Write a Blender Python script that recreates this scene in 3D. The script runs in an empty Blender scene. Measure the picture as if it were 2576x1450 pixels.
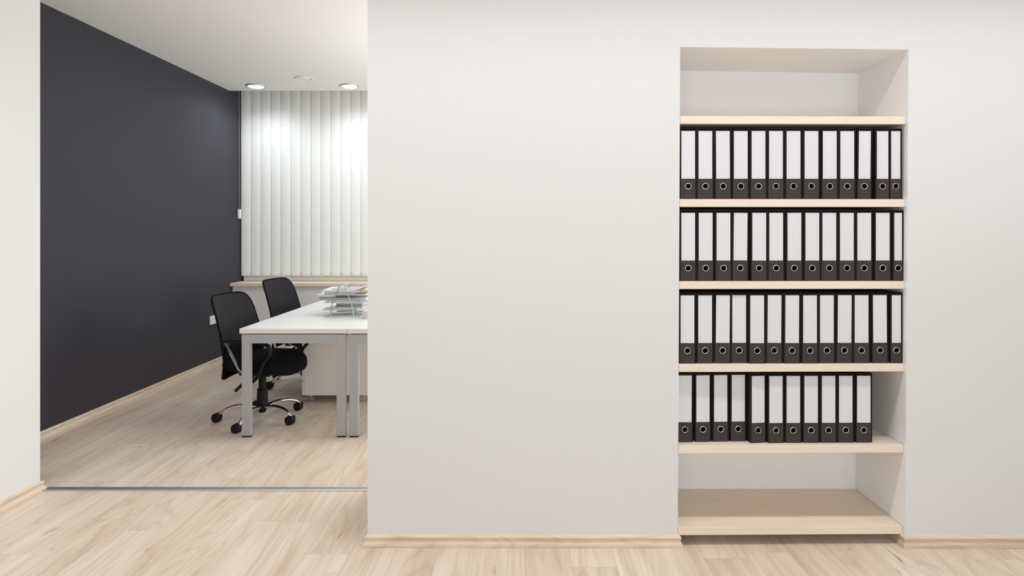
import bpy, math, random
from mathutils import Vector, Matrix
random.seed(7)
C = bpy.context.scene.collection
SC = bpy.context.scene
PI = math.pi

# ------------------------------------------------------------------ camera
F = 1480.0            # focal length in pixels of the 2576 px wide frame
PX, PY = 1322.0, 578.0
H = 1.42              # eye height
cd = bpy.data.cameras.new('camera'); cam = bpy.data.objects.new('camera', cd); C.objects.link(cam)
cam.location = (0, 0, H); cam.rotation_euler = (PI/2, 0, 0)
cd.sensor_width = 36; cd.lens = F/2576*36
cd.shift_x = -(PX-1288)/2576; cd.shift_y = (PY-725)/2576
cd.clip_start = 0.05
SC.camera = cam

# ------------------------------------------------------------------ world, exposure
SC.view_settings.view_transform = 'Standard'; SC.view_settings.look = 'None'
SC.view_settings.gamma = 1; SC.view_settings.exposure = 0.0
w = bpy.data.worlds.new('world'); SC.world = w; w.use_nodes = True
bg = w.node_tree.nodes['Background']; bg.inputs[0].default_value = (0.935, 0.985, 1.03, 1); bg.inputs[1].default_value = 0.20

def area(name, loc, sx, sy, power, col=(1, 1, 1), rot=(0, 0, 0), spread=PI):
    d = bpy.data.lights.new(name, 'AREA'); d.shape = 'RECTANGLE'; d.size = sx; d.size_y = sy
    d.energy = power; d.color = col; d.spread = spread
    o = bpy.data.objects.new(name, d); C.objects.link(o); o.location = loc; o.rotation_euler = rot
    return o
# ceiling lighting of the hall in front of the wall
area('hall_ceiling_light', (0.3, 1.93, 2.90), 6.0, 0.12, 37, (0.98, 0.99, 0.99), spread=math.radians(135))
# added frontal fill light, unseen behind the camera, reaching into the niche
area('hall_fill_light', (0.6, -1.5, 1.35), 4.0, 1.9, 59, (0.955, 0.99, 1.02), (PI/2, 0, 0))
# added upward fill for the office ceiling, out of sight behind the partition
area('office_up_fill', (-0.35, 5.0, 1.70), 1.4, 1.2, 11, (0.98, 0.99, 1.0), (PI, 0, 0))
# added side fill for the office walls, unseen, to the right behind the partition
area('office_side_fill', (2.6, 4.7, 1.30), 2.2, 1.6, 84, (0.96, 0.99, 1.02), (PI/2, 0, PI/2))
area('office_ceiling_light', (-0.15, 4.2, 2.93), 1.8, 0.5, 26, (0.97, 0.99, 1.01))

# ------------------------------------------------------------------ materials
def srgb(r, g, b):
    f = lambda c: (c/255/12.92) if c/255 <= 0.04045 else ((c/255+0.055)/1.055)**2.4
    return (f(r), f(g), f(b), 1)

def mat(name, col, rough=0.6, metal=0.0, spec=0.5, bump=0.0, bscale=200.0, mottle=0.0):
    m = bpy.data.materials.new(name); m.use_nodes = True
    nt = m.node_tree; b = nt.nodes['Principled BSDF']
    b.inputs['Base Color'].default_value = col; b.inputs['Roughness'].default_value = rough
    b.inputs['Metallic'].default_value = metal; b.inputs['Specular IOR Level'].default_value = spec
    tc = nt.nodes.new('ShaderNodeTexCoord')
    if bump:
        n = nt.nodes.new('ShaderNodeTexNoise'); n.inputs['Scale'].default_value = bscale; n.inputs['Detail'].default_value = 3
        nt.links.new(tc.outputs['Object'], n.inputs['Vector'])
        bp = nt.nodes.new('ShaderNodeBump'); bp.inputs['Strength'].default_value = bump; bp.inputs['Distance'].default_value = 0.002
        nt.links.new(n.outputs['Fac'], bp.inputs['Height']); nt.links.new(bp.outputs[0], b.inputs['Normal'])
    if mottle:
        n = nt.nodes.new('ShaderNodeTexNoise'); n.inputs['Scale'].default_value = 1.6; n.inputs['Detail'].default_value = 4
        nt.links.new(tc.outputs['Object'], n.inputs['Vector'])
        mx = nt.nodes.new('ShaderNodeMix'); mx.data_type = 'RGBA'
        mx.inputs['A'].default_value = col
        mx.inputs['B'].default_value = tuple(c*(1-mottle) for c in col[:3])+(1,)
        nt.links.new(n.outputs['Fac'], mx.inputs['Factor']); nt.links.new(mx.outputs['Result'], b.inputs['Base Color'])
    return m

def wood(name, light, dark, knot, axis='Y', planks=None, grain=1.0, rough=0.45, contrast=1.0):
    """streaky wood: grain along axis, optional laminate planks (width, length)"""
    m = bpy.data.materials.new(name); m.use_nodes = True
    nt = m.node_tree; N = nt.nodes; L = nt.links; b = N['Principled BSDF']
    b.inputs['Roughness'].default_value = rough; b.inputs['Specular IOR Level'].default_value = 0.35
    geo = N.new('ShaderNodeTexCoord'); sep = N.new('ShaderNodeSeparateXYZ'); L.new(geo.outputs['Object'], sep.inputs[0])
    def M(op, a, bb=None, c=None):
        n = N.new('ShaderNodeMath'); n.operation = op
        for i, v in enumerate((a, bb, c)):
            if v is None: continue
            if isinstance(v, (int, float)): n.inputs[i].default_value = v
            else: L.new(v, n.inputs[i])
        return n.outputs[0]
    along = sep.outputs[axis]
    oth = {'Y': ('X', 'Z'), 'X': ('Y', 'Z'), 'Z': ('X', 'Y')}[axis]
    a1, a2 = sep.outputs[oth[0]], sep.outputs[oth[1]]
    rnd = None; seam = None
    if planks:
        pw, pl = planks
        u = M('DIVIDE', a1, pw); col = M('FLOOR', u); fu = M('SUBTRACT', u, col)
        wn = N.new('ShaderNodeTexWhiteNoise'); wn.noise_dimensions = '1D'; L.new(col, wn.inputs['W'])
        v = M('ADD', M('DIVIDE', along, pl), M('MULTIPLY', wn.outputs['Value'], 7.3)); row = M('FLOOR', v); fv = M('SUBTRACT', v, row)
        wn2 = N.new('ShaderNodeTexWhiteNoise'); wn2.noise_dimensions = '2D'
        cb = N.new('ShaderNodeCombineXYZ'); L.new(col, cb.inputs[0]); L.new(row, cb.inputs[1]); L.new(cb.outputs[0], wn2.inputs['Vector'])
        rnd = wn2.outputs['Value']
        su = M('LESS_THAN', M('MINIMUM', fu, M('SUBTRACT', 1.0, fu)), 0.0008/pw)
        sv = M('LESS_THAN', M('MINIMUM', fv, M('SUBTRACT', 1.0, fv)), 0.0007/pl)
        seam = M('MAXIMUM', su, sv)
    def vec(sa, sl, off=0.0):
        cb = N.new('ShaderNodeCombineXYZ')
        L.new(M('MULTIPLY', a1, sa), cb.inputs[0]); L.new(M('MULTIPLY', along, sl), cb.inputs[1])
        z = M('MULTIPLY', a2, sa)
        if rnd is not None: z = M('ADD', z, M('MULTIPLY', rnd, 57.0))
        L.new(M('ADD', z, off), cb.inputs[2])
        return cb.outputs[0]
    def noise(v, scale, detail, dist=0.0, rough_=0.55):
        n = N.new('ShaderNodeTexNoise'); n.inputs['Scale'].default_value = scale; n.inputs['Detail'].default_value = detail
        n.inputs['Distortion'].default_value = dist; n.inputs['Roughness'].default_value = rough_; L.new(v, n.inputs['Vector'])
        return n.outputs['Fac']
    big = noise(vec(3.4*grain, 0.55*grain), 1.0, 3, 0.6)
    fine = noise(vec(95*grain, 2.6*grain, 3.0), 1.0, 3, 0.15)
    mid = noise(vec(20*grain, 1.3*grain, 9.0), 1.0, 4, 0.5)
    rings = M('FRACT', M('MULTIPLY', noise(vec(3.0*grain, 0.42*grain, 21.0), 1.0, 2, 0.9), 13.0))
    rings = M('POWER', M('ABSOLUTE', M('SUBTRACT', M('MULTIPLY', rings, 2.0), 1.0)), 3.0)
    k = M('ADD', M('MULTIPLY', M('SUBTRACT', big, 0.5), 1.1), M('MULTIPLY', M('SUBTRACT', fine, 0.5), 0.55))
    k = M('ADD', k, M('MULTIPLY', M('SUBTRACT', mid, 0.5), 1.0))
    k = M('ADD', k, M('MULTIPLY', M('SUBTRACT', rings, 0.25), 0.32))
    if rnd is not None: k = M('ADD', k, M('MULTIPLY', M('SUBTRACT', rnd, 0.5), 0.12))
    k = M('ADD', M('MULTIPLY', k, contrast), 0.42)
    cl = N.new('ShaderNodeClamp'); L.new(k, cl.inputs[0])
    mx = N.new('ShaderNodeMix'); mx.data_type = 'RGBA'; mx.inputs['A'].default_value = light; mx.inputs['B'].default_value = dark
    L.new(cl.outputs[0], mx.inputs['Factor'])
    out = mx.outputs['Result']
    if knot is not None:
        kn = noise(vec(11*grain, 2.4*grain, 40.0), 1.0, 2, 1.0)
        kk = N.new('ShaderNodeMapRange'); kk.inputs['From Min'].default_value = 0.69; kk.inputs['From Max'].default_value = 0.77
        L.new(kn, kk.inputs['Value'])
        m2 = N.new('ShaderNodeMix'); m2.data_type = 'RGBA'; L.new(out, m2.inputs['A']); m2.inputs['B'].default_value = knot
        L.new(M('MULTIPLY', kk.outputs[0], 0.75), m2.inputs['Factor']); out = m2.outputs['Result']
    if seam is not None:
        m3 = N.new('ShaderNodeMix'); m3.data_type = 'RGBA'; L.new(out, m3.inputs['A']); m3.inputs['B'].default_value = tuple(c*0.55 for c in dark[:3])+(1,)
        L.new(M('MULTIPLY', seam, 0.45), m3.inputs['Factor']); out = m3.outputs['Result']
    L.new(out, b.inputs['Base Color'])
    return m

M_WHITE = mat('white_wall_paint', srgb(224, 224, 223), 0.85, spec=0.2, bump=0.05, bscale=300, mottle=0.02)
M_LITWHITE = mat('brightened_white_paint', srgb(249, 248, 247), 0.8, spec=0.2)  # white lightened to make the niche and window wall look better lit
M_CEIL = mat('ceiling_paint', srgb(238, 237, 234), 0.9, spec=0.2)
M_DARK = mat('dark_grey_wall_paint', srgb(59, 58, 65), 0.6, spec=0.25, bump=0.15, bscale=500)
M_FLOOR = wood('oak_laminate', srgb(229, 215, 199), srgb(196, 173, 150), srgb(146, 110, 82), 'Y', (0.193, 1.29), contrast=1.0)
M_BASE = wood('oak_skirting', srgb(228, 211, 190), srgb(196, 170, 142), None, 'X', None, 1.6, contrast=1.1)
M_BASEY = wood('oak_skirting_side', srgb(228, 211, 190), srgb(196, 170, 142), None, 'Y', None, 1.6, contrast=1.1)
M_SHELF = wood('pale_beech_laminate', srgb(242, 227, 210), srgb(231, 212, 190), None, 'X', None, 1.3, 0.5, contrast=0.8)
M_SILL = wood('sill_laminate', srgb(238, 222, 204), srgb(226, 207, 186), None, 'X', None, 1.0, 0.5, contrast=0.7)
M_ALU = mat('brushed_aluminium', srgb(205, 209, 210), 0.38, 0.9)
M_BLIND = mat('blind_fabric', srgb(236, 236, 231), 0.9, spec=0.15, bump=0.1, bscale=900)
M_FRAMEW = mat('window_frame_cream', srgb(240, 231, 219), 0.5)
M_DESK = mat('white_desk_laminate', srgb(232, 232, 229), 0.4, spec=0.35)
M_DESKEDGE = mat('desk_edge_band', srgb(226, 223, 217), 0.5)
M_LEG = mat('silver_grey_powder_coat', srgb(172, 172, 172), 0.5, 0.25, bump=0.08, bscale=1500)
M_BLACKRUB = mat('black_rubber', srgb(14, 14, 15), 0.7)
M_CARD = mat('black_board_spine', srgb(58, 50, 49), 0.6, spec=0.35, bump=0.25, bscale=1400)
M_CASE = mat('black_slipcase_board', srgb(34, 29, 28), 0.6, spec=0.35)
M_LBLW = mat('label_margin_white', srgb(246, 246, 248), 0.35)
M_LBLG = mat('label_paper', srgb(222, 221, 225), 0.5)
M_LBLL = mat('label_frame_line', srgb(168, 168, 170), 0.5)
M_STEEL = mat('nickel_ring', srgb(225, 215, 200), 0.22, 1.0)
M_CHROME = mat('chrome', srgb(225, 225, 228), 0.08, 1.0)
M_PLAST = mat('black_plastic', srgb(15, 15, 16), 0.5, spec=0.25)
M_FABRIC = mat('black_seat_fabric', srgb(15, 15, 17), 0.95, spec=0.15, bump=0.5, bscale=900)
M_MESH = mat('black_chair_mesh', srgb(24, 24, 30), 0.75, spec=0.3)
M_PED = mat('cream_pedestal_laminate', srgb(246, 241, 232), 0.6)
M_WPLAST = mat('white_plastic', srgb(235, 235, 233), 0.35)
M_GREYP = mat('grey_plastic', srgb(150, 150, 148), 0.5)
M_CORD = mat('pale_bead_cord', srgb(196, 194, 186), 0.6)
M_WIRE = mat('silver_wire', srgb(196, 197, 192), 0.28, 0.9)
M_TRAY = mat('silver_mesh_tray', srgb(186, 188, 180), 0.4, 0.6)
M_PAPER = mat('white_paper', srgb(240, 240, 244), 0.8)
M_PAPERG = mat('lilac_grey_paper', srgb(176, 175, 192), 0.8)
M_PAPERB = mat('pale_blue_sheet', srgb(184, 200, 222), 0.7)
M_YELLOW = mat('yellow_card', srgb(250, 200, 40), 0.7)
M_CREAMP = mat('cream_paper', srgb(247, 238, 228), 0.8)
M_PINKP = mat('beige_note_paper', srgb(222, 196, 180), 0.8)
def emis(name, col, s):
    m = bpy.data.materials.new(name); m.use_nodes = True; b = m.node_tree.nodes['Principled BSDF']
    b.inputs['Base Color'].default_value = (0.8, 0.8, 0.8, 1)
    b.inputs['Emission Color'].default_value = col; b.inputs['Emission Strength'].default_value = s
    return m
M_LAMP = emis('lamp_diffuser', (1, 1, 1, 1), 6.0)
def glass(name, col, alpha_mix=0.0, rough=0.02):
    m = bpy.data.materials.new(name); m.use_nodes = True; b = m.node_tree.nodes['Principled BSDF']
    b.inputs['Base Color'].default_value = col; b.inputs['Transmission Weight'].default_value = 1.0
    b.inputs['Roughness'].default_value = rough; b.inputs['IOR'].default_value = 1.46
    return m
M_GLASS = glass('window_glass', (0.95, 0.98, 0.97, 1))
M_ACRYL = bpy.data.materials.new('clear_acrylic'); M_ACRYL.use_nodes = True
nt = M_ACRYL.node_tree; b = nt.nodes['Principled BSDF']; b.inputs['Base Color'].default_value = srgb(232, 232, 228); b.inputs['Roughness'].default_value = 0.1
b.inputs['Alpha'].default_value = 0.22
# faint woven stripes in the chair mesh
nt = M_MESH.node_tree; b = nt.nodes['Principled BSDF']
wv = nt.nodes.new('ShaderNodeTexWave'); wv.bands_direction = 'Z'; wv.inputs['Scale'].default_value = 45; wv.inputs['Distortion'].default_value = 1.2
tc = nt.nodes.new('ShaderNodeTexCoord'); nt.links.new(tc.outputs['Object'], wv.inputs['Vector'])
mx = nt.nodes.new('ShaderNodeMix'); mx.data_type = 'RGBA'; mx.inputs['A'].default_value = srgb(19, 19, 24); mx.inputs['B'].default_value = srgb(33, 33, 38)
nt.links.new(wv.outputs['Fac'], mx.inputs['Factor']); nt.links.new(mx.outputs['Result'], b.inputs['Base Color'])

# ------------------------------------------------------------------ mesh helpers
class MB:
    def __init__(s): s.v = []; s.f = []; s.m = []; s.mats = []
    def mi(s, m):
        if m not in s.mats: s.mats.append(m)
        return s.mats.index(m)
    def add(s, vs, fs, m):
        o = len(s.v); s.v += [tuple(v) for v in vs]; k = s.mi(m)
        for f in fs: s.f.append([o+i for i in f]); s.m.append(k)
        return s
    def box(s, x0, x1, y0, y1, z0, z1, m):
        vs = [(x, y, z) for z in (z0, z1) for y in (y0, y1) for x in (x0, x1)]
        return s.hexa(vs, m)
    def hexa(s, vs, m):   # order: z0:(x0y0,x1y0,x0y1,x1y1), z1: same
        return s.add(vs, [(0, 2, 3, 1), (4, 5, 7, 6), (0, 1, 5, 4), (2, 6, 7, 3), (0, 4, 6, 2), (1, 3, 7, 5)], m)
    def rbox(s, x0, x1, y0, y1, z0, z1, r, m):
        """box with softly bevelled edges (superquadric free: chamfer)"""
        xs = (x0, x0+r, x1-r, x1); ys = (y0, y0+r, y1-r, y1); zs = (z0, z0+r, z1-r, z1)
        vs = []; idx = {}
        def V(i, j, k):
            key = (i, j, k)
            if key not in idx: idx[key] = len(vs); vs.append((xs[i], ys[j], zs[k]))
            return idx[key]
        fs = []
        fs.append((V(1,1,0), V(1,2,0), V(2,2,0), V(2,1,0))); fs.append((V(1,1,3), V(2,1,3), V(2,2,3), V(1,2,3)))
        fs.append((V(1,0,1), V(2,0,1), V(2,0,2), V(1,0,2))); fs.append((V(1,3,1), V(1,3,2), V(2,3,2), V(2,3,1)))
        fs.append((V(0,1,1), V(0,1,2), V(0,2,2), V(0,2,1))); fs.append((V(3,1,1), V(3,2,1), V(3,2,2), V(3,1,2)))
        for a in (0, 3):
            A = 1 if a == 0 else 2
            for c in (0, 3):
                Cc = 1 if c == 0 else 2
                fs.append((V(1, a, Cc), V(2, a, Cc), V(2, A, c), V(1, A, c)))
                fs.append((V(a, 1, Cc), V(a, 2, Cc), V(A, 2, c), V(A, 1, c)))
                fs.append((V(a, Cc, 1), V(a, Cc, 2), V(A, c, 2), V(A, c, 1)))
                for e in (0, 3):
                    E = 1 if e == 0 else 2
                    fs.append((V(a, Cc, E), V(A, c, E), V(A, Cc, e)))
        return s.add(vs, fs, m)
    def tube(s, pts, r, m, n=10, closed=False, sx=1.0, up=(0, 0, 1)):
        """sweep a circle (or ellipse: sx widens across 'up') along points; r may be a list"""
        P = [Vector(p) for p in pts]; k = len(P); vs = []
        R = r if isinstance(r, (list, tuple)) else [r]*k
        prev = None
        for i in range(k):
            if closed: t = P[(i+1) % k]-P[i-1]
            else: t = P[min(i+1, k-1)]-P[max(i-1, 0)]
            t.normalize()
            u = Vector(up) if prev is None else prev
            if abs(u.dot(t)) > 0.98: u = Vector((1, 0, 0)) if abs(t.x) < 0.9 else Vector((0, 1, 0))
            nrm = (u-t*u.dot(t)).normalized(); bi = t.cross(nrm); prev = nrm
            for j in range(n):
                a = 2*PI*j/n
                vs.append(P[i]+nrm*(R[i]*math.sin(a))+bi*(R[i]*sx*math.cos(a)))
        fs = []
        for i in range(k if closed else k-1):
            for j in range(n):
                a = i*n+j; bb = i*n+(j+1) % n; i2 = (i+1) % k
                fs.append((a, bb, i2*n+(j+1) % n, i2*n+j))
        if not closed:
            fs.append(tuple(range(n))[::-1]); fs.append(tuple((k-1)*n+j for j in range(n)))
        return s.add(vs, fs, m)
    def lathe(s, prof, m, n=32, origin=(0, 0, 0), axis='Z'):
        vs = []; fs = []
        for (r, z) in prof:
            for j in range(n):
                a = 2*PI*j/n; p = (r*math.cos(a), r*math.sin(a), z)
                if axis == 'Y': p = (p[0], p[2], p[1])
                vs.append((p[0]+origin[0], p[1]+origin[1], p[2]+origin[2]))
        for i in range(len(prof)-1):
            for j in range(n):
                fs.append((i*n+j, i*n+(j+1) % n, (i+1)*n+(j+1) % n, (i+1)*n+j))
        return s.add(vs, fs, m)
    def loft(s, rings, m, cap=True):
        n = len(rings[0]); vs = [p for r in rings for p in r]; fs = []
        for i in range(len(rings)-1):
            for j in range(n):
                fs.append((i*n+j, i*n+(j+1) % n, (i+1)*n+(j+1) % n, (i+1)*n+j))
        if cap: fs.append(tuple(range(n))[::-1]); fs.append(tuple((len(rings)-1)*n+j for j in range(n)))
        return s.add(vs, fs, m)
    def mesh(s, name, smooth=35):
        me = bpy.data.meshes.new(name); me.from_pydata(s.v, [], s.f)
        for m in s.mats: me.materials.append(m)
        me.polygons.foreach_set('material_index', s.m)
        import bmesh
        bm = bmesh.new(); bm.from_mesh(me); bmesh.ops.recalc_face_normals(bm, faces=bm.faces); bm.to_mesh(me); bm.free()
        if smooth:
            me.shade_smooth(); me.set_sharp_from_angle(angle=math.radians(smooth))
        me.update()
        return me
    def build(s, name, parent=None, smooth=35, loc=None, bevel=0):
        o = bpy.data.objects.new(name, s.mesh(name, smooth)); C.objects.link(o)
        if parent: o.parent = parent
        if loc: o.location = loc
        if bevel:
            md = o.modifiers.new('bevel', 'BEVEL'); md.width = bevel; md.segments = 2; md.limit_method = 'ANGLE'; md.angle_limit = math.radians(50)
        return o

def tag(o, label=None, cat=None, group=None, kind=None):
    if label: o['label'] = label
    if cat: o['category'] = cat
    if group: o['group'] = group
    if kind: o['kind'] = kind
    return o
def empty(name, loc, rz=0, label=None, cat=None, group=None):
    o = bpy.data.objects.new(name, None); C.objects.link(o); o.location = loc; o.rotation_euler = (0, 0, rz)
    o.empty_display_size = 0.1
    return tag(o, label, cat, group)
def copy_tree(o, parent=None):
    c = o.copy(); C.objects.link(c)
    if parent: c.parent = parent
    for ch in list(o.children): copy_tree(ch, c)
    return c
def struct(mb, name, label, **k):
    o = mb.build(name, **k); tag(o, label, None, None, 'structure'); o['category'] = name.split('_')[0]; return o

# ------------------------------------------------------------------ the setting
YF = 2.63
def yw(x): return 2.640-0.003*(x+0.709)           # face of the partition
CEIL = 2.96
TOP = CEIL
XD = -3.28                                        # dark wall
f = MB(); f.box(-4.2, 4.2, -1.6, 7.2, -0.06, 0, M_FLOOR)
struct(f, 'floor', 'pale oak laminate floor of hall and office', smooth=0)

# partition: left pier, head over the niche, right pier, niche back
XL0, XL1t, XL1b = -0.709, (1712-PX)*YF/F, (1706-PX)*YF/F
XR1t, XR1b = (2285.5-PX)*2.633/F, (2277.5-PX)*2.633/F
ND = 0.40                                         # niche depth
ZN_L = H-(118-PY)*yw(.68)/F; ZN_R = H-(125-PY)*yw(1.7)/F
YB = 3.20
W1 = MB()
def xl(z): return XL1b+(XL1t-XL1b)*(z-0.06)/(ZN_L-0.06)
def xr(z): return XR1b+(XR1t-XR1b)*(z-0.05)/(ZN_R-0.05)
# left pier
W1.hexa([(XL0, yw(XL0), 0), (xl(0), yw(xl(0)), 0), (XL0, YB, 0), (xl(0), YB, 0),
         (XL0, yw(XL0), TOP), (xl(TOP), yw(xl(TOP)), TOP), (XL0, YB, TOP), (xl(TOP), YB, TOP)], M_WHITE)
W1.mi(M_LITWHITE); W1.m[5] = 1
# right pier
XE = 3.6
W1.hexa([(xr(0), yw(xr(0)), 0), (XE, yw(XE), 0), (xr(0), YB, 0), (XE, YB, 0),
         (xr(TOP), yw(xr(TOP)), TOP), (XE, yw(XE), TOP), (xr(TOP), YB, TOP), (XE, YB, TOP)], M_WHITE)
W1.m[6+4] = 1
# head
W1.hexa([(xl(ZN_L), yw(xl(ZN_L)), ZN_L), (xr(ZN_R), yw(xr(ZN_R)), ZN_R), (xl(ZN_L), YB, ZN_L), (xr(ZN_R), YB, ZN_R),
         (xl(TOP), yw(xl(TOP)), TOP), (xr(TOP), yw(xr(TOP)), TOP), (xl(TOP), YB, TOP), (xr(TOP), YB, TOP)], M_WHITE)
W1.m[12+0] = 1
# niche back
W1.box(0.60, 1.85, YF+ND, YB-0.001, 0, 2.4, M_LITWHITE)
struct(W1, 'wall_front', 'white painted partition wall with a shelf niche', smooth=0)

WL = MB(); WL.box(-3.5, -2.64, -1.6, 3.20, 0, CEIL, M_WHITE)
struct(WL, 'wall_left', 'white wall running towards the camera on the left', smooth=0)
WD = MB(); WD.box(XD-0.15, XD, 3.20, 7.1, 0, 3.4, M_DARK)
struct(WD, 'wall_dark', 'dark grey painted office wall', smooth=0)
WB = MB()
WB.box(XD, 3.6, 6.59, 6.95, 0, 0.788, M_LITWHITE)          # parapet under the sill
WB.box(XD, -3.03, 6.86, 7.1, 0.788, 3.4, M_LITWHITE)
WB.box(1.2, 3.6, 6.86, 7.1, 0.788, 3.4, M_LITWHITE)
WB.box(-3.03, 1.2, 6.86, 7.1, 2.55, 3.4, M_LITWHITE)
struct(WB, 'wall_back', 'white office wall under and around the window', smooth=0)
WR = MB(); WR.box(3.6, 3.75, -1.6, 7.1, 0, 3.4, M_WHITE)
struct(WR, 'wall_right', 'white wall closing the rooms on the right', smooth=0)
CE = MB(); CE.box(-3.5, 3.6, -1.6, 6.52, CEIL, CEIL+0.12, M_CEIL); CE.box(XD-0.15, 3.75, 6.42, 7.1, 3.28, 3.4, M_CEIL); CE.box(XD, 3.6, 6.40, 6.52, CEIL+0.12, 3.28, M_CEIL)
struct(CE, 'ceiling', 'white painted ceiling with a blind pocket at the window', smooth=0)

# window behind the blind
wf = MB()
X0, X1, Z0, Z1 = -3.26, 1.2, 0.826, 2.6
wf.box(X0, X1, 6.80, 6.86, Z0, Z0+0.075, M_FRAMEW); wf.box(X0, X1, 6.80, 6.86, Z1-0.07, Z1, M_FRAMEW)
for x in (X0, -1.8, -0.33, X1-0.07): wf.box(x, x+0.07, 6.80, 6.86, Z0+0.075, Z1-0.07, M_FRAMEW)
wo = struct(wf, 'window_1', 'cream framed window behind the vertical blind', smooth=0, bevel=0.004)
g = MB(); g.box(X0+0.07, X1-0.07, 6.825, 6.831, Z0+0.07, Z1-0.07, M_GLASS); g.build('pane', wo, smooth=0)

sl = MB(); sl.rbox(XD+0.001, 3.55, 6.52, 6.88, 0.788, 0.825, 0.003, M_SILL)
tag(sl.build('window_sill'), 'pale wood window sill board running under the blind', 'window sill')

# skirting: profile (protrusion, height) swept along wall feet
PROF = [(0.0, 0.0), (0.019, 0.0), (0.0195, 0.004), (0.0185, 0.013), (0.0160, 0.0185), (0.0118, 0.0215), (0.0105, 0.027), (0.0112, 0.034),
        (0.0135, 0.040), (0.0138, 0.0435), (0.0110, 0.0475), (0.0045, 0.0515), (0.0, 0.0535)]
def skirting(name, path, label, matr):
    P = [Vector((p[0], p[1], 0)) for p in path]; rings = []
    for i, p in enumerate(P):
        ns = []
        if i > 0: d = (P[i]-P[i-1]).normalized(); ns.append(Vector((d.y, -d.x, 0)))
        if i < len(P)-1: d = (P[i+1]-P[i]).normalized(); ns.append(Vector((d.y, -d.x, 0)))
        n = sum(ns, Vector((0, 0, 0))).normalized(); k = 1/max(0.3, n.dot(ns[0]))
        rings.append([(p.x+n.x*k*a, p.y+n.y*k*a, z) for a, z in PROF])
    mb = MB(); mb.loft(rings, matr); return struct(mb, name, label, smooth=28)
skirting('baseboard_front', [(XL0, YB), (XL0, yw(XL0)), (xl(0)+0.0, yw(xl(0))), (xl(0), YF+0.38)], 'light oak skirting along the wall left of the niche', M_BASE)
skirting('baseboard_right', [(xr(0), YF+0.38), (xr(0), yw(xr(0))), (XE, yw(XE))], 'light oak skirting along the wall right of the niche', M_BASE)
skirting('baseboard_left', [(-2.64, -1.5), (-2.64, 3.20), (-3.2, 3.20)], 'light oak skirting along the left white wall', M_BASEY)
skirting('baseboard_office', [(3.5, 6.59), (XD, 6.59), (XD, 3.22)][::-1], 'light oak skirting along the dark grey and window walls', M_BASEY)
th = MB(); th.rbox(-2.62, XL0-0.020, 3.193, 3.233, 0, 0.006, 0.002, M_ALU)
struct(th, 'trim_1', 'aluminium threshold strip in the floor of the office opening')

# ------------------------------------------------------------------ ceiling fittings
def downlight(x, y, label):
    t = empty('recessed_downlight', (x, y, CEIL), 0, label, 'ceiling light', 'round recessed downlights in the office ceiling')
    r = MB(); r.lathe([(0.082, 0.0), (0.100, 0.0), (0.103, -0.004), (0.100, -0.010), (0.088, -0.013), (0.080, -0.008), (0.080, 0.0)], M_ALU, 40)
    r.build('trim_ring', t)
    d = MB(); d.lathe([(0.081, -0.004), (0.076, -0.012), (0.06, -0.018), (0.035, -0.022), (0.0005, -0.023)], M_LAMP, 40); d.build('diffuser', t)
    ld = bpy.data.lights.new('downlight_beam', 'SPOT'); ld.energy = 36; ld.color = (0.86, 0.93, 1.0); ld.spot_size = math.radians(164); ld.spot_blend = 1.0; ld.shadow_soft_size = 0.07
    lo = bpy.data.objects.new('downlight_beam', ld); C.objects.link(lo); lo.location = (0, 0, -0.035); lo.parent = t
    return t
downlight(-2.885, 6.30, 'glowing round downlight nearest the dark wall, left of the ceiling vent')
downlight(-1.885, 6.30, 'glowing round downlight to the right of the ceiling vent')
v = empty('ceiling_vent', (-2.247, 5.98, CEIL), PI/4, 'white rounded diamond shaped air vent in the ceiling between two downlights', 'air vent')
def squircle(r, z, e, n=48):
    o = []
    for j in range(n):
        a = 2*PI*j/n; c, s_ = math.cos(a), math.sin(a)
        o.append((math.copysign(abs(c)**e, c)*r, math.copysign(abs(s_)**e, s_)*r, z))
    return o
a = MB(); a.loft([squircle(0.082, 0, .55), squircle(0.086, -0.003, .55), squircle(0.083, -0.006, .55), squircle(0.060, -0.007, .55), squircle(0.058, -0.003, .5), squircle(0.058, 0, .5)], M_WPLAST, cap=False); a.build('vent_frame', v)
a = MB(); a.loft([squircle(0.053, -0.001, .5), squircle(0.055, -0.004, .5), squircle(0.052, -0.006, .5)], M_WPLAST); a.build('vent_cover', v)

# ------------------------------------------------------------------ vertical blind
bl = empty('vertical_blind', (0, 6.77, 0), 0, 'white vertical blind of wide fabric slats hanging before the office window', 'blind')
hr = MB(); hr.rbox(-3.275, 1.25, -0.02, 0.025, 3.20, 3.245, 0.003, M_WPLAST); hr.build('headrail', bl)
PITCH = 0.1148; NV = 39
vm = MB(); n = 6; vs = []; Wd = 0.124
for side, off in ((0, 0.0), (1, 0.0011)):
    for k_, z in enumerate((0.888, 0.922, 0.926, 3.20)):
        for i in range(n+1):
            t_ = i/n-0.5; dy = 0.006*(1-(2*t_)**2)*-1
            vs.append((t_*Wd, dy+off+(-0.0012 if (k_ == 0 or k_ == 1) and side == 0 else 0), z))
fs = []
for side in (0, 1):
    for k_ in range(3):
        for i in range(n):
            a0 = side*4*(n+1)+k_*(n+1)+i; fs.append((a0, a0+1, a0+n+2, a0+n+1))
vm.add(vs, fs, M_BLIND); vmesh = vm.mesh('vane', 30)
clip = MB(); clip.box(-0.004, 0.004, -0.006, 0.0, 0.919, 0.927, M_WPLAST)
for i in range(NV):
    x = -3.268+Wd/2+i*PITCH
    o = bpy.data.objects.new('slat', vmesh); C.objects.link(o); o.parent = bl; o.location = (x, 0, 0)
    o.rotation_euler = (0, 0, math.radians(4.0+random.uniform(-0.6, 0.6)))
ch = MB()
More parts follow.
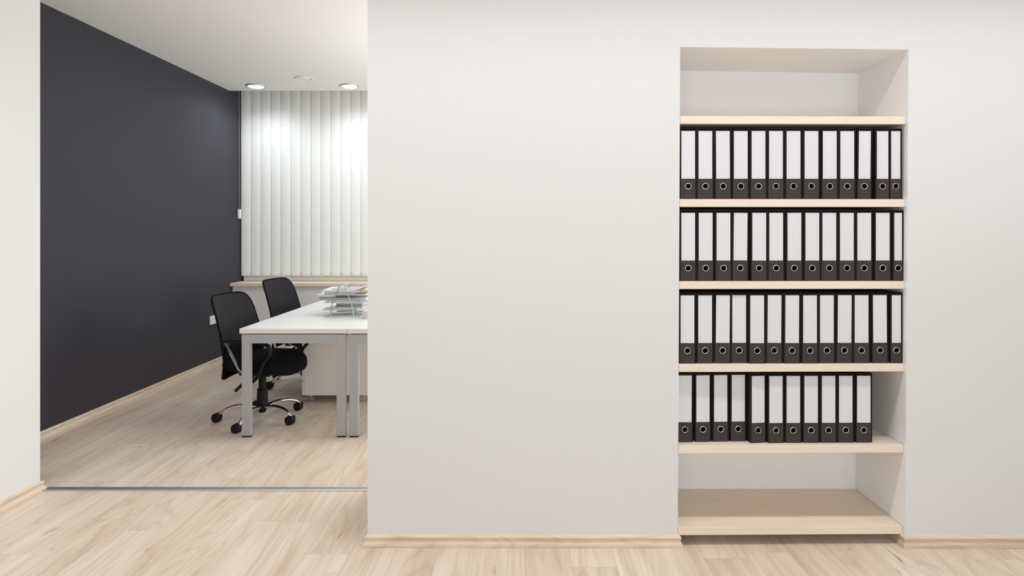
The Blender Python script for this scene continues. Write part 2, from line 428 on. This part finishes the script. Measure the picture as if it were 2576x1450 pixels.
for i in range(NV-1):
    x = -3.268+0.010+i*PITCH; pts = []
    for j in range(9):
        t_ = j/8; pts.append((x+t_*PITCH, -0.0125, 0.921-0.026*4*t_*(1-t_)*(0.8+0.2*((i*7) % 3))))
    ch.tube(pts, 0.0008, M_CORD, 5)
    ch.box(x-0.0022, x+0.0022, -0.015, -0.010, 0.900, 0.925, M_CORD)
ch.build('bottom_chain', bl)
# control chain with its holder
cc = empty('blind_chain', (-3.25, 6.70, 0), 0, 'thin bead chain loop with small white holder beside the blind, by the dark wall', 'blind chain')
t = MB()
pts = [(-0.012, 0, 3.2), (-0.012, 0, 1.9), (-0.012, 0, 1.70), (-0.008, 0, 1.655), (0.0, 0, 1.64), (0.008, 0, 1.655), (0.012, 0, 1.70), (0.012, 0, 1.9), (0.012, 0, 3.2)]
t.tube(pts, 0.0028, M_GREYP, 6); t.build('bead_chain', cc)
t = MB(); t.rbox(-0.022, 0.008, -0.02, 0.012, 1.545, 1.650, 0.004, M_WPLAST); t.build('chain_holder', cc)

# ------------------------------------------------------------------ socket on the dark wall
so = empty('wall_socket', (XD, 6.225, 0.474), 0, 'white double power socket on the dark grey wall behind a chair', 'power socket')
t = MB(); t.rbox(0, 0.016, -0.125, 0.085, -0.045, 0.045, 0.004, M_WPLAST); t.build('socket_plate', so)
for y in (-0.045, 0.032):
    t = MB(); 
    for q in (-0.009, 0.009):
        t.lathe([(0.0001, 0.0), (0.0028, 0.0), (0.0028, 0.001), (0.0001, 0.001)], M_BLACKRUB, 10, (0, 0, 0))
    o = MB(); o.lathe([(0.021, 0), (0.021, 0.0018), (0.019, 0.0022), (0.018, 0.0004), (0.0005, 0.0003)], M_WPLAST, 24)
    for q in (-0.0095, 0.0095): o.lathe([(0.0026, 0.0002), (0.0026, 0.0012), (0.0002, 0.0012)], M_GREYP, 10, (0, q, 0))
    oo = o.build('socket_outlet', so); oo.location = (0.016, y, 0); oo.rotation_euler = (0, PI/2, 0)
kn = MB(); kn.lathe([(0.012, 0.0), (0.012, -0.03), (0.030, -0.035), (0.036, -0.05), (0.034, -0.085), (0.022, -0.098), (0.0005, -0.10)], M_PED, 24, (0, 0, 0), 'Y')
tag(kn.build('radiator_knob', loc=(-2.655, 6.59, 0.165)), 'rounded beige knob low on the wall behind the farther chair', 'knob')

# ------------------------------------------------------------------ desks
def desk(x0, x1, y0, length, label):
    t = empty('office_desk', ((x0+x1)/2, y0, 0), 0, label, 'desk', 'white office desks with grey metal frames')
    hw = (x1-x0)/2; zt = 0.744
    o = MB(); o.rbox(-hw, hw, -0.008, length, zt-0.034, zt, 0.0015, M_DESK); o.build('desktop', t)
    e = MB(); e.box(-hw+0.001, hw-0.001, -0.0087, -0.0078, zt-0.0325, zt-0.0015, M_DESKEDGE); e.build('edge_band', t)
    zt2 = zt-0.040
    for yy in (0.0, length-0.038):
        for sx in (-1, 1):
            xa = sx*(hw-0.012) - (0.060 if sx > 0 else 0); lm = MB(); lm.rbox(xa, xa+0.060, yy, yy+0.030, 0.010, zt2, 0.0008, M_LEG)
            lo = lm.build('leg', t)
            fm = MB(); fm.box(xa+0.001, xa+0.059, yy+0.001, yy+0.029, 0.0, 0.010, M_BLACKRUB); fm.build('foot_pad', lo, smooth=0)
        cm = MB(); cm.box(-hw+0.0722, hw-0.0722, yy, yy+0.030, zt2-0.061, zt2, M_LEG); cm.build('end_rail', t)
    for sx in (-1, 1):
        xa = sx*(hw-0.040)-0.015; rm = MB(); rm.box(xa, xa+0.030, 0.030, length-0.038, zt2-0.028, zt2, M_LEG); rm.build('side_rail', t)
    for yy in (0.0, length-0.038):
        sm = MB(); sm.box(-hw+0.03, hw-0.03, yy+0.004, yy+0.026, zt2, zt-0.034, M_BLACKRUB); sm.build('spacer', t)
    return t
XA0, XA1 = -1.951, -1.2185
desk(XA0, XA1, 4.018, 1.60, 'white topped desk with silver grey frame nearest the two black chairs')
desk(-1.2145, -0.482, 4.018, 1.60, 'white topped desk mostly hidden behind the partition, right of the other desk')

# pedestal
pd = empty('drawer_pedestal', (-1.535, 4.82, 0), 0, 'cream mobile drawer pedestal on castors under the desk', 'drawer pedestal')
t = MB(); t.rbox(-0.278, 0.29, 0, 0.42, 0.06, 0.60, 0.002, M_PED); t.build('cabinet_body', pd)
for z0_, z1_ in ((0.062, 0.178), (0.182, 0.318), (0.322, 0.458), (0.462, 0.598)):
    d = MB(); d.rbox(-0.298, -0.279, 0.002, 0.418, z0_, z1_, 0.002, M_PED); do = d.build('drawer', pd)
    h = MB(); h.tube([(-0.299, 0.15, z1_-0.03), (-0.315, 0.155, z1_-0.03), (-0.315, 0.265, z1_-0.03), (-0.299, 0.27, z1_-0.03)], 0.004, M_ALU, 8); h.build('handle', do)
for cx, cy in ((-0.235, 0.05), (0.24, 0.05), (-0.235, 0.37), (0.24, 0.37)):
    t = MB(); t.lathe([(0.0005, -0.011), (0.018, -0.011), (0.021, -0.007), (0.021, 0.007), (0.018, 0.011), (0.0005, 0.011)], M_GREYP, 20, (cx, cy, 0.021), 'Y')
    t.box(cx-0.014, cx+0.014, cy-0.014, cy+0.014, 0.042, 0.060, M_ALU); t.build('castor', pd)

# low white cabinet beyond the desk
cb = empty('low_cabinet', (-1.50, 5.75, 0), 0, 'low white cabinet standing beyond the far end of the desk', 'cabinet')
t = MB(); t.rbox(-0.512, 0.50, 0, 0.42, 0.0, 0.762, 0.002, M_WHITE); t.build('cabinet_body', cb)
t = MB(); t.rbox(-0.540, 0.53, -0.02, 0.44, 0.763, 0.785, 0.002, M_WPLAST); t.build('cabinet_top', cb)

# ------------------------------------------------------------------ letter tray stack on the desk
DZ = 0.744
TY = 4.54
tr = empty('letter_tray_rack', (-1.417, TY, DZ), 0, 'silver wire three tier letter tray rack on the white desk', 'letter tray')
r = 0.0042
def aframe(y):
    t = MB(); pts = [(-0.090, y, 0.004), (-0.075, y, 0.10), (-0.040, y, 0.190)]
    for j in range(9):
        a_ = PI-PI*j/8; pts.append((0.030*math.cos(a_)*0.95, y, 0.212+0.026*math.sin(a_)))
    pts += [(0.040, y, 0.190), (0.075, y, 0.10), (0.090, y, 0.004)]
    t.tube(pts, r, M_WIRE, 8); t.build('side_loop', tr)
    t = MB(); t.tube([(-0.135, y, 0.005), (-0.05, y, 0.007), (0.0, y, 0.009), (0.05, y, 0.007), (0.135, y, 0.005)], 0.0050, M_WIRE, 8); t.build('foot_bar', tr)
aframe(0); aframe(0.30)
t = MB(); t.tube([(0, 0, 0.238), (0, 0.15, 0.240), (0, 0.30, 0.238)], 0.0040, M_WIRE, 8); t.build('carry_bar', tr)
t = MB(); t.tube([(-0.045, 0.0, 0.006), (0.045, 0.30, 0.006)], 0.0040, M_WIRE, 8, sx=1.6); t.build('base_brace', tr)
t = MB(); t.tube([(0.085, 0.0, 0.006), (0.10, 0.30, 0.006)], 0.0040, M_WIRE, 8, sx=1.6); t.build('base_brace', tr)
def tray(z, dx):
    x0, x1, y0, y1 = -0.158+dx, 0.162+dx, 0.012, 0.265
    t = MB(); t.box(x0, x1, y0, y1, z, z+0.0012, M_TRAY)
    t.tube([(x0, y0, z+0.001), (x1, y0, z+0.001), (x1, y1, z+0.001), (x0, y1, z+0.001)], 0.0026, M_WIRE, 6, closed=True)
    t.tube([(x0+0.03, y0-0.003, z+0.022), (x1-0.06, y0-0.003, z+0.022), (x1-0.045, y0-0.003, z+0.010)], 0.0018, M_WIRE, 6)
    t.box(x0+0.03, x1-0.06, y0-0.0035, y0-0.0025, z+0.001, z+0.021, M_TRAY)
    t.box(x0+0.03, x1-0.06, y1+0.0025, y1+0.0035, z+0.001, z+0.021, M_TRAY)
    t.build('tray', tr)
tray(0.052, -0.004); tray(0.110, 0.016); tray(0.168, 0.0)
def sheets(n_, z, x0, x1, y0, y1, th, mats, name, label, cat='papers', jit=0.008, bend=0.0):
    """a loose pile of sheets and folders"""
    e = MB(); h_ = z
    for i in range(n_):
        dx, dy, rot = random.uniform(-jit, jit), random.uniform(-jit, jit), random.uniform(-0.03, 0.03)
        cx, cy = (x0+x1)/2+dx, (y0+y1)/2+dy; hx, hy = (x1-x0)/2, (y1-y0)/2; vs = []; nx = 8
        for zz in (0, th):
            for yy in (-1, 1):
                for k_ in range(nx+1):
                    xx = -1+2*k_/nx; px_, py_ = xx*hx, yy*hy
                    bx = bend*max(0, xx-0.35)**2*(i/n_)
                    vs.append((cx+px_*math.cos(rot)-py_*math.sin(rot), cy+px_*math.sin(rot)+py_*math.cos(rot), h_+zz*0.92+bx))
        fs = []; q = nx+1
        for k_ in range(nx):
            fs += [(k_, k_+1, q+k_+1, q+k_), (2*q+k_, 3*q+k_, 3*q+k_+1, 2*q+k_+1), (k_, 2*q+k_, 2*q+k_+1, k_+1), (q+k_, q+k_+1, 3*q+k_+1, 3*q+k_)]
        fs += [(0, q, 3*q, 2*q), (q-1, 3*q-1, 4*q-1, 2*q-1)]
        e.add(vs, fs, mats[i % len(mats)]); h_ += th
    o = e.build(name, smooth=0); o.location = (-1.417, TY, DZ); tag(o, label, cat); o['kind'] = 'stuff'; return o
sheets(4, 0.0545, -0.085, 0.150, 0.02, 0.25, 0.0035, [M_PAPER], 'paper_stack', 'thin stack of white paper in the lowest letter tray')
sheets(6, 0.1125, -0.120, 0.175, 0.025, 0.255, 0.0050, [M_PAPERG, M_PAPER], 'paper_stack', 'thick lilac grey paper stack in the middle letter tray')
sheets(5, 0.1705, -0.135, 0.175, 0.025, 0.255, 0.0042, [M_CREAMP, M_YELLOW, M_PAPERG], 'paper_stack', 'cream and yellow folders in the top letter tray', bend=0.06)
sheets(5, 0.1930, -0.155, 0.170, 0.015, 0.262, 0.0032, [M_PAPER, M_CREAMP, M_PAPER], 'paper_stack', 'loose white papers above the yellow folders on the letter tray', jit=0.014, bend=0.07)
bs = MB(); bs.add([(-0.105, 0.045, 0.2115), (0.10, 0.045, 0.2115), (0.165, 0.06, 0.219), (0.165, 0.22, 0.219), (0.05, 0.225, 0.2115), (-0.09, 0.2, 0.2115),
                   (-0.105, 0.045, 0.2125), (0.10, 0.045, 0.2125), (0.165, 0.06, 0.220), (0.165, 0.22, 0.220), (0.05, 0.225, 0.2125), (-0.09, 0.2, 0.2125)],
                  [(0, 1, 4, 5), (1, 2, 3, 4), (6, 11, 10, 7), (7, 10, 9, 8), (0, 6, 7, 1), (1, 7, 8, 2), (2, 8, 9, 3), (3, 9, 10, 4), (4, 10, 11, 5), (5, 11, 6, 0)], M_PAPERB)
tag(bs.build('blue_sheet', smooth=0, loc=(-1.417, TY, DZ)), 'pale blue sheet lying on top of the letter tray papers', 'paper')

# acrylic box with beige note paper
ab = empty('note_box', (-1.180, 4.435, DZ), 0, 'clear acrylic note box on the desk in front of the letter trays', 'note box')
t = MB()
t.box(-0.052, 0.052, 0, 0.003, 0, 0.128, M_ACRYL); t.box(-0.052, 0.052, 0.097, 0.100, 0, 0.128, M_ACRYL)
t.box(-0.052, -0.049, 0.003, 0.097, 0, 0.128, M_ACRYL); t.box(0.049, 0.052, 0.003, 0.097, 0, 0.128, M_ACRYL); t.build('acrylic_case', ab, smooth=0)
t = MB(); t.rbox(-0.046, 0.046, 0.006, 0.094, 0.0, 0.056, 0.001, M_PINKP)
tag(t.build('note_paper', loc=(-1.180, 4.435, DZ)), 'block of beige note paper inside the clear acrylic box', 'note paper')

# ------------------------------------------------------------------ office chair
def sup(a_, e): c = math.cos(a_); s_ = math.sin(a_); return math.copysign(abs(c)**e, c), math.copysign(abs(s_)**e, s_)
def make_chair(loc, face, starts, label):
    t = empty('office_chair', (loc[0], loc[1], 0), face, label, 'office chair', 'black mesh back office chairs beside the desk')
    # backrest: curved rounded panel
    def bp(u, v, off):      # u -1..1 across, v 0..1 up
        z = 0.40+v*0.538
        w_ = 0.212+0.016*math.sin(PI*min(1, v*1.05))
        # rounded corners at the top and a gentle crown
        x = -0.178-0.095*v-0.045*v*v+0.030*math.sin(PI*v)
        x += 0.045*u*u*(0.5+0.5*v)
        return Vector((x+off, u*w_, z))
    def outline(sc):
        pts = []
        for j in range(56):
            a_ = 2*PI*j/56; c, s_ = sup(a_, 0.27 if math.sin(a_) > 0 else 0.3); pts.append((c*sc, 0.5+0.5*s_*sc))
        return pts
    def shell(sc0, sc1, off, m_, name, thick):
        mb = MB(); rings = []
        for k_ in range(9):
            s_ = 0.02+(sc0-0.02)*k_/8; rings.append([bp(u, v, off) for u, v in outline(s_)])
        rings.append([bp(u, v, off-thick*0.5) for u, v in outline(sc1)])
        for k_ in range(8, -1, -1):
            s_ = 0.02+(sc0-0.02)*k_/8; rings.append([bp(u, v, off-thick) for u, v in outline(s_)])
        mb.loft(rings, m_); return mb.build(name, t, smooth=50)
    shell(0.97, 0.985, 0.0, M_MESH, 'backrest', 0.012)
    fr = MB(); fr.tube([bp(u, v, -0.006) for u, v in outline(0.985)], 0.0075, M_FABRIC, 8, closed=True); fr.build('back_frame', t)
    # skirt of the back shell running down behind the seat
    sk = MB(); rings = []
    for z, xx, ww in ((0.350, -0.195, 0.240), (0.362, -0.20, 0.244), (0.42, -0.198, 0.236), (0.50, -0.192, 0.220), (0.58, -0.198, 0.210)):
        rg = []
        for j in range(24):
            a_ = 2*PI*j/24; c, s_ = sup(a_, 0.5); rg.append((xx+0.018*c+0.05*(s_*s_), ww*s_, z))
        rings.append(rg)
    sk.loft(rings, M_FABRIC); sk.build('back_shell', t, smooth=50)
    # seat cushion
    st = MB(); rings = []
    for z, k_ in ((0.392, 0.80), (0.395, 0.93), (0.412, 0.985), (0.435, 1.0), (0.462, 0.985), (0.480, 0.93), (0.489, 0.80), (0.493, 0.5), (0.494, 0.05)):
        rg = []
        for j in range(48):
            a_ = 2*PI*j/48; c, s_ = sup(a_, 0.62); X = 0.030+0.262*k_*c; Y_ = 0.250*k_*s_
            rg.append((X, Y_, z-0.045*max(0, (X-0.12)/0.16)**2*(1 if z > 0.4 else 0.3)+0.010*(abs(Y_)/0.25)**2))
        rings.append(rg)
    st.loft(rings, M_FABRIC); st.build('seat', t, smooth=60)
    # mechanism plate and lever
    mc = MB(); mc.rbox(-0.13, 0.12, -0.10, 0.10, 0.345, 0.392, 0.01, M_PLAST); mc.build('tilt_mechanism', t)
    lv = MB(); lv.tube([(0.0, -0.05, 0.35), (-0.012, -0.13, 0.340)], 0.004, M_CHROME, 8)
    lv.tube([(-0.012, -0.125, 0.340), (-0.035, -0.165, 0.315), (-0.078, -0.205, 0.262)], [0.009, 0.0125, 0.011], M_PLAST, 10); lv.build('lever', t)
    # column
    cl = MB(); cl.lathe([(0.0005, 0.40), (0.024, 0.40), (0.024, 0.31), (0.0275, 0.309), (0.0275, 0.235), (0.037, 0.233), (0.040, 0.10), (0.046, 0.095), (0.046, 0.085), (0.027, 0.083), (0.024, 0.058), (0.0005, 0.055)], M_PLAST, 28); cl.build('gas_column', t)
    # armrests
    for sd in (-1, 1):
        y = sd*(0.262 if sd < 0 else 0.238)
        ar = empty('armrest', (0, 0, 0)); ar.parent = t
        p = MB(); pts = [(-0.155, y, 0.622), (-0.13, y, 0.626), (-0.06, y, 0.634), (0.02, y, 0.638), (0.10, y, 0.637), (0.165, y, 0.628), (0.220, y, 0.608), (0.235, y, 0.575), (0.228, y, 0.535), (0.190, y*0.99, 0.49), (0.155, y*0.97, 0.43), (0.120, y*0.93, 0.375), (0.08, y*0.86, 0.345)]
        p.tube(pts, [0.006, 0.011, 0.014, 0.015, 0.015, 0.015, 0.014, 0.013, 0.012, 0.012, 0.012, 0.013, 0.012], M_PLAST, 10, sx=1.5); po = p.build('arm_loop', ar)
        q = MB(); q.tube([(-0.112, y, 0.628), (-0.062, y*0.99, 0.53), (-0.015, y*0.97, 0.44), (0.030, y*0.94, 0.392), (0.085, y*0.88, 0.368), (0.085, y*0.82, 0.345), (0.03, y*0.6, 0.348)], 0.0095, M_CHROME, 10, sx=1.25); q.build('arm_bar', ar)
    # five star base
    for deg in starts:
        a_ = math.radians(deg)-face; c, s_ = math.cos(a_), math.sin(a_)
        prof = [(0.03, 0.098), (0.08, 0.108), (0.14, 0.114), (0.20, 0.108), (0.25, 0.092), (0.285, 0.070), (0.298, 0.056)]
        b_ = MB(); b_.tube([(rr*c, rr*s_, z) for rr, z in prof], [0.0125, 0.0115, 0.0105, 0.0100, 0.0095, 0.0090, 0.0075], M_CHROME, 12, sx=1.45)
        bl_ = b_.build('base_leg', t, smooth=60)
        tp = MB(); tp.tube([(rr*c, rr*s_, z+0.0062) for rr, z in prof[:5]], [0.0085, 0.0078, 0.0072, 0.0064, 0.0045], M_PLAST, 10, sx=1.3); tp.build('tread_strip', bl_)
        # castor: round hooded wheel with a pointed heel at the stem
        cs = MB(); R_ = 0.0335; th_ = math.radians(168)-face; dc, ds = math.cos(th_), math.sin(th_)
        cx, cy = 0.298*c+0.020*dc, 0.298*s_+0.020*ds; rings = []
        nrm = (-ds, dc)
        for off, sc in ((-0.026, 0.62), (-0.024, 0.86), (-0.017, 0.99), (-0.004, 1.0), (-0.0035, 0.93), (0.0035, 0.93), (0.004, 1.0), (0.017, 0.99), (0.024, 0.86), (0.026, 0.62)):
            rg = []
            for j in range(30):
                b2 = 2*PI*j/30; uu, vv = math.cos(b2)*R_, math.sin(b2)*R_
                k_ = max(0.0, math.cos(b2-math.radians(132)))**14          # heel corner, up and back towards the stem
                uu += math.cos(math.radians(132))*0.010*k_; vv += math.sin(math.radians(132))*0.010*k_
                rg.append((cx+uu*sc*dc+off*nrm[0], cy+uu*sc*ds+off*nrm[1], R_+vv*sc))
            rings.append(rg)
        cs.loft(rings, M_PLAST); cs.build('castor', bl_, smooth=50)
        sm_ = MB(); sm_.lathe([(0.0055, 0.045), (0.0055, 0.068)], M_CHROME, 12, (0.298*c, 0.298*s_, 0)); sm_.build('castor_stem', bl_)
    return t
make_chair((-1.965, 4.395), math.radians(-10), [192, 264, 336, 48, 120], 'black mesh back office chair at the front corner of the desk, closer to the doorway')
chair_far = make_chair((-2.06, 5.47), math.radians(-10), [158, 230, 302, 14, 86], 'black mesh back office chair farther away, in front of the window sill')

chair_far.scale = (1.03, 1.05, 1.022)

# ------------------------------------------------------------------ niche shelves
YS0, YS1 = 2.637, 2.648        # shelf front at the left and right end
ZT = [1.930, 1.557, 1.188, 0.816, 0.4510, 0.0840]
XRT = [2284.5, 2283, 2281, 2278, 2275, 2270.5]
names = ['topmost pale wood shelf board, empty above', 'pale wood shelf board under the highest row of binders', 'pale wood shelf board under the second highest row of binders',
         'pale wood shelf board under the third row of binders', 'pale wood shelf board under the lowest, shorter row of binders', 'bottom pale wood shelf board just above the floor, holding nothing']
for i, z in enumerate(ZT):
    x0 = xl(z)+0.0015; x1 = min((XRT[i]-PX)*YS1/F, xr(z)-0.0015)
    yb = YF+ND-0.001
    s_ = MB(); vs = []
    for zz in (z-0.035, z):
        for (x, y) in ((x0, YS0), (x1, YS1), (x0, yb), (x1, yb)): vs.append((x, y, zz))
    s_.hexa(vs, M_SHELF); o = s_.build('shelf_board', smooth=0, bevel=0.0012)
    tag(o, names[i], 'shelf', 'pale wood shelf boards in the wall niche')

# ------------------------------------------------------------------ lever arch binders
def make_binder(w_, lw, hgt=0.319):
    """origin: bottom centre of the spine face, spine looks to -Y"""
    t = empty('ring_binder', (0, 0, 0)); D = 0.285; hw = w_/2; wt = 0.0022
    c = MB()   # slipcase: open fronted board box
    c.box(-hw, -hw+wt, 0.0, D, 0, hgt, M_CASE); c.box(hw-wt, hw, 0.0, D, 0, hgt, M_CASE)
    c.box(-hw+wt, hw-wt, 0.0, D, hgt-wt, hgt, M_CASE); c.box(-hw+wt, hw-wt, 0.0, D, 0, wt*0.5, M_CASE); c.box(-hw+wt, hw-wt, D-wt, D, wt*0.5, hgt-wt, M_CASE)
    c.build('slipcase', t, smooth=0)
    # spine panel with the finger hole
    a0, a1 = -hw+0.0028, hw-0.0068; zb, zt_ = 0.0012, hgt-0.0075; y0, y1 = -0.0035, -0.0008
    cx, cz, hr_ = (a0+a1)/2, 0.058, 0.0122; n_ = 32
    s = MB(); circ = [(cx+hr_*math.cos(2*PI*j/n_), cz+hr_*math.sin(2*PI*j/n_)) for j in range(n_)]
    q = 0.0165; sq = []
    for j in range(n_):
        a_ = 2*PI*j/n_; c_, s2 = math.cos(a_), math.sin(a_); k_ = q/max(abs(c_), abs(s2)); sq.append((cx+k_*c_, cz+k_*s2))
    vs = [(x, y0, z) for x, z in circ]+[(x, y0, z) for x, z in sq]+[(x, y1+0.012, z) for x, z in circ]
    fs = [(j, (j+1) % n_, n_+(j+1) % n_, n_+j) for j in range(n_)]+[(2*n_+j, 2*n_+(j+1) % n_, (j+1) % n_, j) for j in range(n_)]
    s.add(vs, fs, M_CARD)
    # surrounding strips
    for xa, xb, za, zc in ((a0, cx-q, zb, zt_), (cx+q, a1, zb, zt_), (cx-q, cx+q, zb, cz-q), (cx-q, cx+q, cz+q, zt_)):
        s.add([(xa, y0, za), (xb, y0, za), (xb, y0, zc), (xa, y0, zc)], [(0, 1, 2, 3)], M_CARD)
    s.add([(a0, y0, zb), (a1, y0, zb), (a1, y0, zt_), (a0, y0, zt_), (a0, 0.06, zb), (a1, 0.06, zb), (a1, 0.06, zt_), (a0, 0.06, zt_)],
          [(0, 4, 5, 1), (1, 5, 6, 2), (2, 6, 7, 3), (3, 7, 4, 0), (4, 7, 6, 5)], M_CARD)
    s.build('spine', t, smooth=30)
    # metal ring
    rg = MB(); pr = [(0.0117, 0.004), (0.0116, -0.0045), (0.0122, -0.0056), (0.0136, -0.0058), (0.0146, -0.0050), (0.0149, -0.0035)]
    rg.lathe([(r_, y) for r_, y in pr], M_STEEL, 32, (cx, 0, cz), 'Y'); rg.build('finger_ring', t, smooth=60)
    # label with its printed frame
    lb = MB(); lh0, lh1 = 0.0925, 0.3062; l0, l1 = cx-lw/2, cx+lw/2; yy = y0-0.0003
    lb.box(l0, l1, yy, y0-0.00002, lh0, lh1, M_LBLW)
    def rect(d, m_, k_): lb.add([(l0+d, yy-0.00006*k_, lh0+d), (l1-d, yy-0.00006*k_, lh0+d), (l1-d, yy-0.00006*k_, lh1-d), (l0+d, yy-0.00006*k_, lh1-d)], [(0, 1, 2, 3)], m_)
    rect(0.0034, M_LBLL, 1); rect(0.0040, M_LBLG, 2); rect(0.0062, M_LBLL, 3); rect(0.0065, M_LBLG, 4)
    for xx in (l0+0.0062, l1-0.0082):
        for zz in (lh0+0.0062, lh1-0.0082): lb.add([(xx, yy-0.0003, zz), (xx+0.002, yy-0.0003, zz), (xx+0.002, yy-0.0003, zz+0.002), (xx, yy-0.0003, zz+0.002)], [(0, 1, 2, 3)], M_LBLL)
    lb.build('spine_label', t, smooth=0)
    return t, cx
WIDE, cxw = make_binder(0.0765, 0.0605)
MEDI, cxm = make_binder(0.0665, 0.0505)
NARR, cxn = make_binder(0.0560, 0.0400)
NARR2, cxn2 = make_binder(0.0500, 0.0330)
ordn = ['first', 'second', 'third', 'fourth', 'fifth', 'sixth', 'seventh', 'eighth', 'ninth', 'tenth', 'eleventh', 'twelfth', 'last']
R1 = [237, 380, 528, 674, 821, 966, 1112, 1261, 1413, 1558, 1701, 1852, 1961]
R2 = [237, 382, 530, 669, 827, 968, 1119, 1268, 1409, 1555, 1699, 1853, 1981]
R3 = [231, 378, 522, 661, 810, 951, 1099, 1249, 1389, 1534, 1677, 1832, 1966]
R4 = [167, 288, 406, 523, 656, 773, 888, 1006, 1122, 1236, 1356]
ROWS = [
    # z of the board, ring centres in px, recess of each binder, yaw of some, roll of some, row name
    (ZT[1], [x/3.296+1660 for x in R1], [.012]*4+[.008]*9, {10: -3, 11: 0.5}, {2: -.35, 10: .6}, 'the highest row'),
    (ZT[2], [x/3.296+1660 for x in R2], [.012, .012, .012, .014, .008, .010, .008, .008, .008, .008, .008, .008, .007], {3: 1}, {3: .5}, 'the second highest row'),
    (ZT[3], [x/3.296+1660 for x in R3], [.012, .014, .014, .016, .008, .012, .008, .008, .010, .010, .010, .010, .008], {3: -1}, {2: .5, 5: .4, 6: .3, 9: .4, 11: -.4}, 'the third row down'),
    (ZT[4], [x/2.636+1660 for x in R4], [.040, .042, .044, .046, .024, .024, .026, .026, .026, .026, .026], {0: 1, 1: 2, 2: 2.5, 3: 3, 4: 6.5, 5: 2}, {0: .3}, 'the lowest row'),
]
special = {
    (0, 10): 'slightly turned black binder left of the wide gap in the highest row',
    (0, 11): 'black binder between the wide gap and the narrow end binder, highest row',
    (0, 12): 'narrow black binder at the right end of the highest row',
    (1, 12): 'narrow black binder at the right end of the second row, its label very slim',
    (2, 12): 'narrow black binder at the right end of the third row down',
    (3, 3): 'pushed back black binder left of the twisted one in the lowest row',
    (3, 4): 'black binder slightly twisted, standing forward of its neighbour in the lowest row',
    (3, 10): 'black binder at the right end of the lowest row beside empty shelf space',
}
first = {0: True, 1: True, 2: True, 3: True}
for ri, (z, pxs, rec, yaw, roll, rn) in enumerate(ROWS):
    pos = []
    for i, p in enumerate(pxs):
        kind = 0
        if ri in (0, 2) and i == 12: kind = 1
        if ri == 1 and i == 12: kind = 2
        if ri == 0 and i in (10, 11): kind = 3
        src, cx, hw = ((WIDE, cxw, .03825), (NARR, cxn, .028), (NARR2, cxn2, .025), (MEDI, cxm, .033))[kind]
        ys = YS0+(YS1-YS0)*((p-1709)/570)+rec[i]
        X = (p-PX)*(ys-0.004)/F
        ya = math.radians(yaw.get(i, 0))
        X -= cx*math.cos(ya)
        if first[kind]: o = src; first[kind] = False
        else: o = copy_tree(src)
        o.location = (X, ys+0.004+abs(math.sin(ya))*hw, z+0.0004+abs(math.radians(roll.get(i, 0)))*hw)
        o.rotation_euler = (0, math.radians(roll.get(i, 0)), ya)
        if ri == 3: o.scale = (0.985, 1, 0.99)
        if (ri, i) in special: lab = special[(ri, i)]
        elif i == 0: lab = 'black binder with white label at the left end of '+rn
        elif ri == 3 and i in (1, 2): lab = 'pushed back black binder, %s from the left in %s' % (ordn[i], rn)
        else: lab = 'black binder with white label, %s from the left in %s' % (ordn[i], rn)
        tag(o, lab, 'binder', 'black lever arch binders in the wall niche')
        pos.append(o)
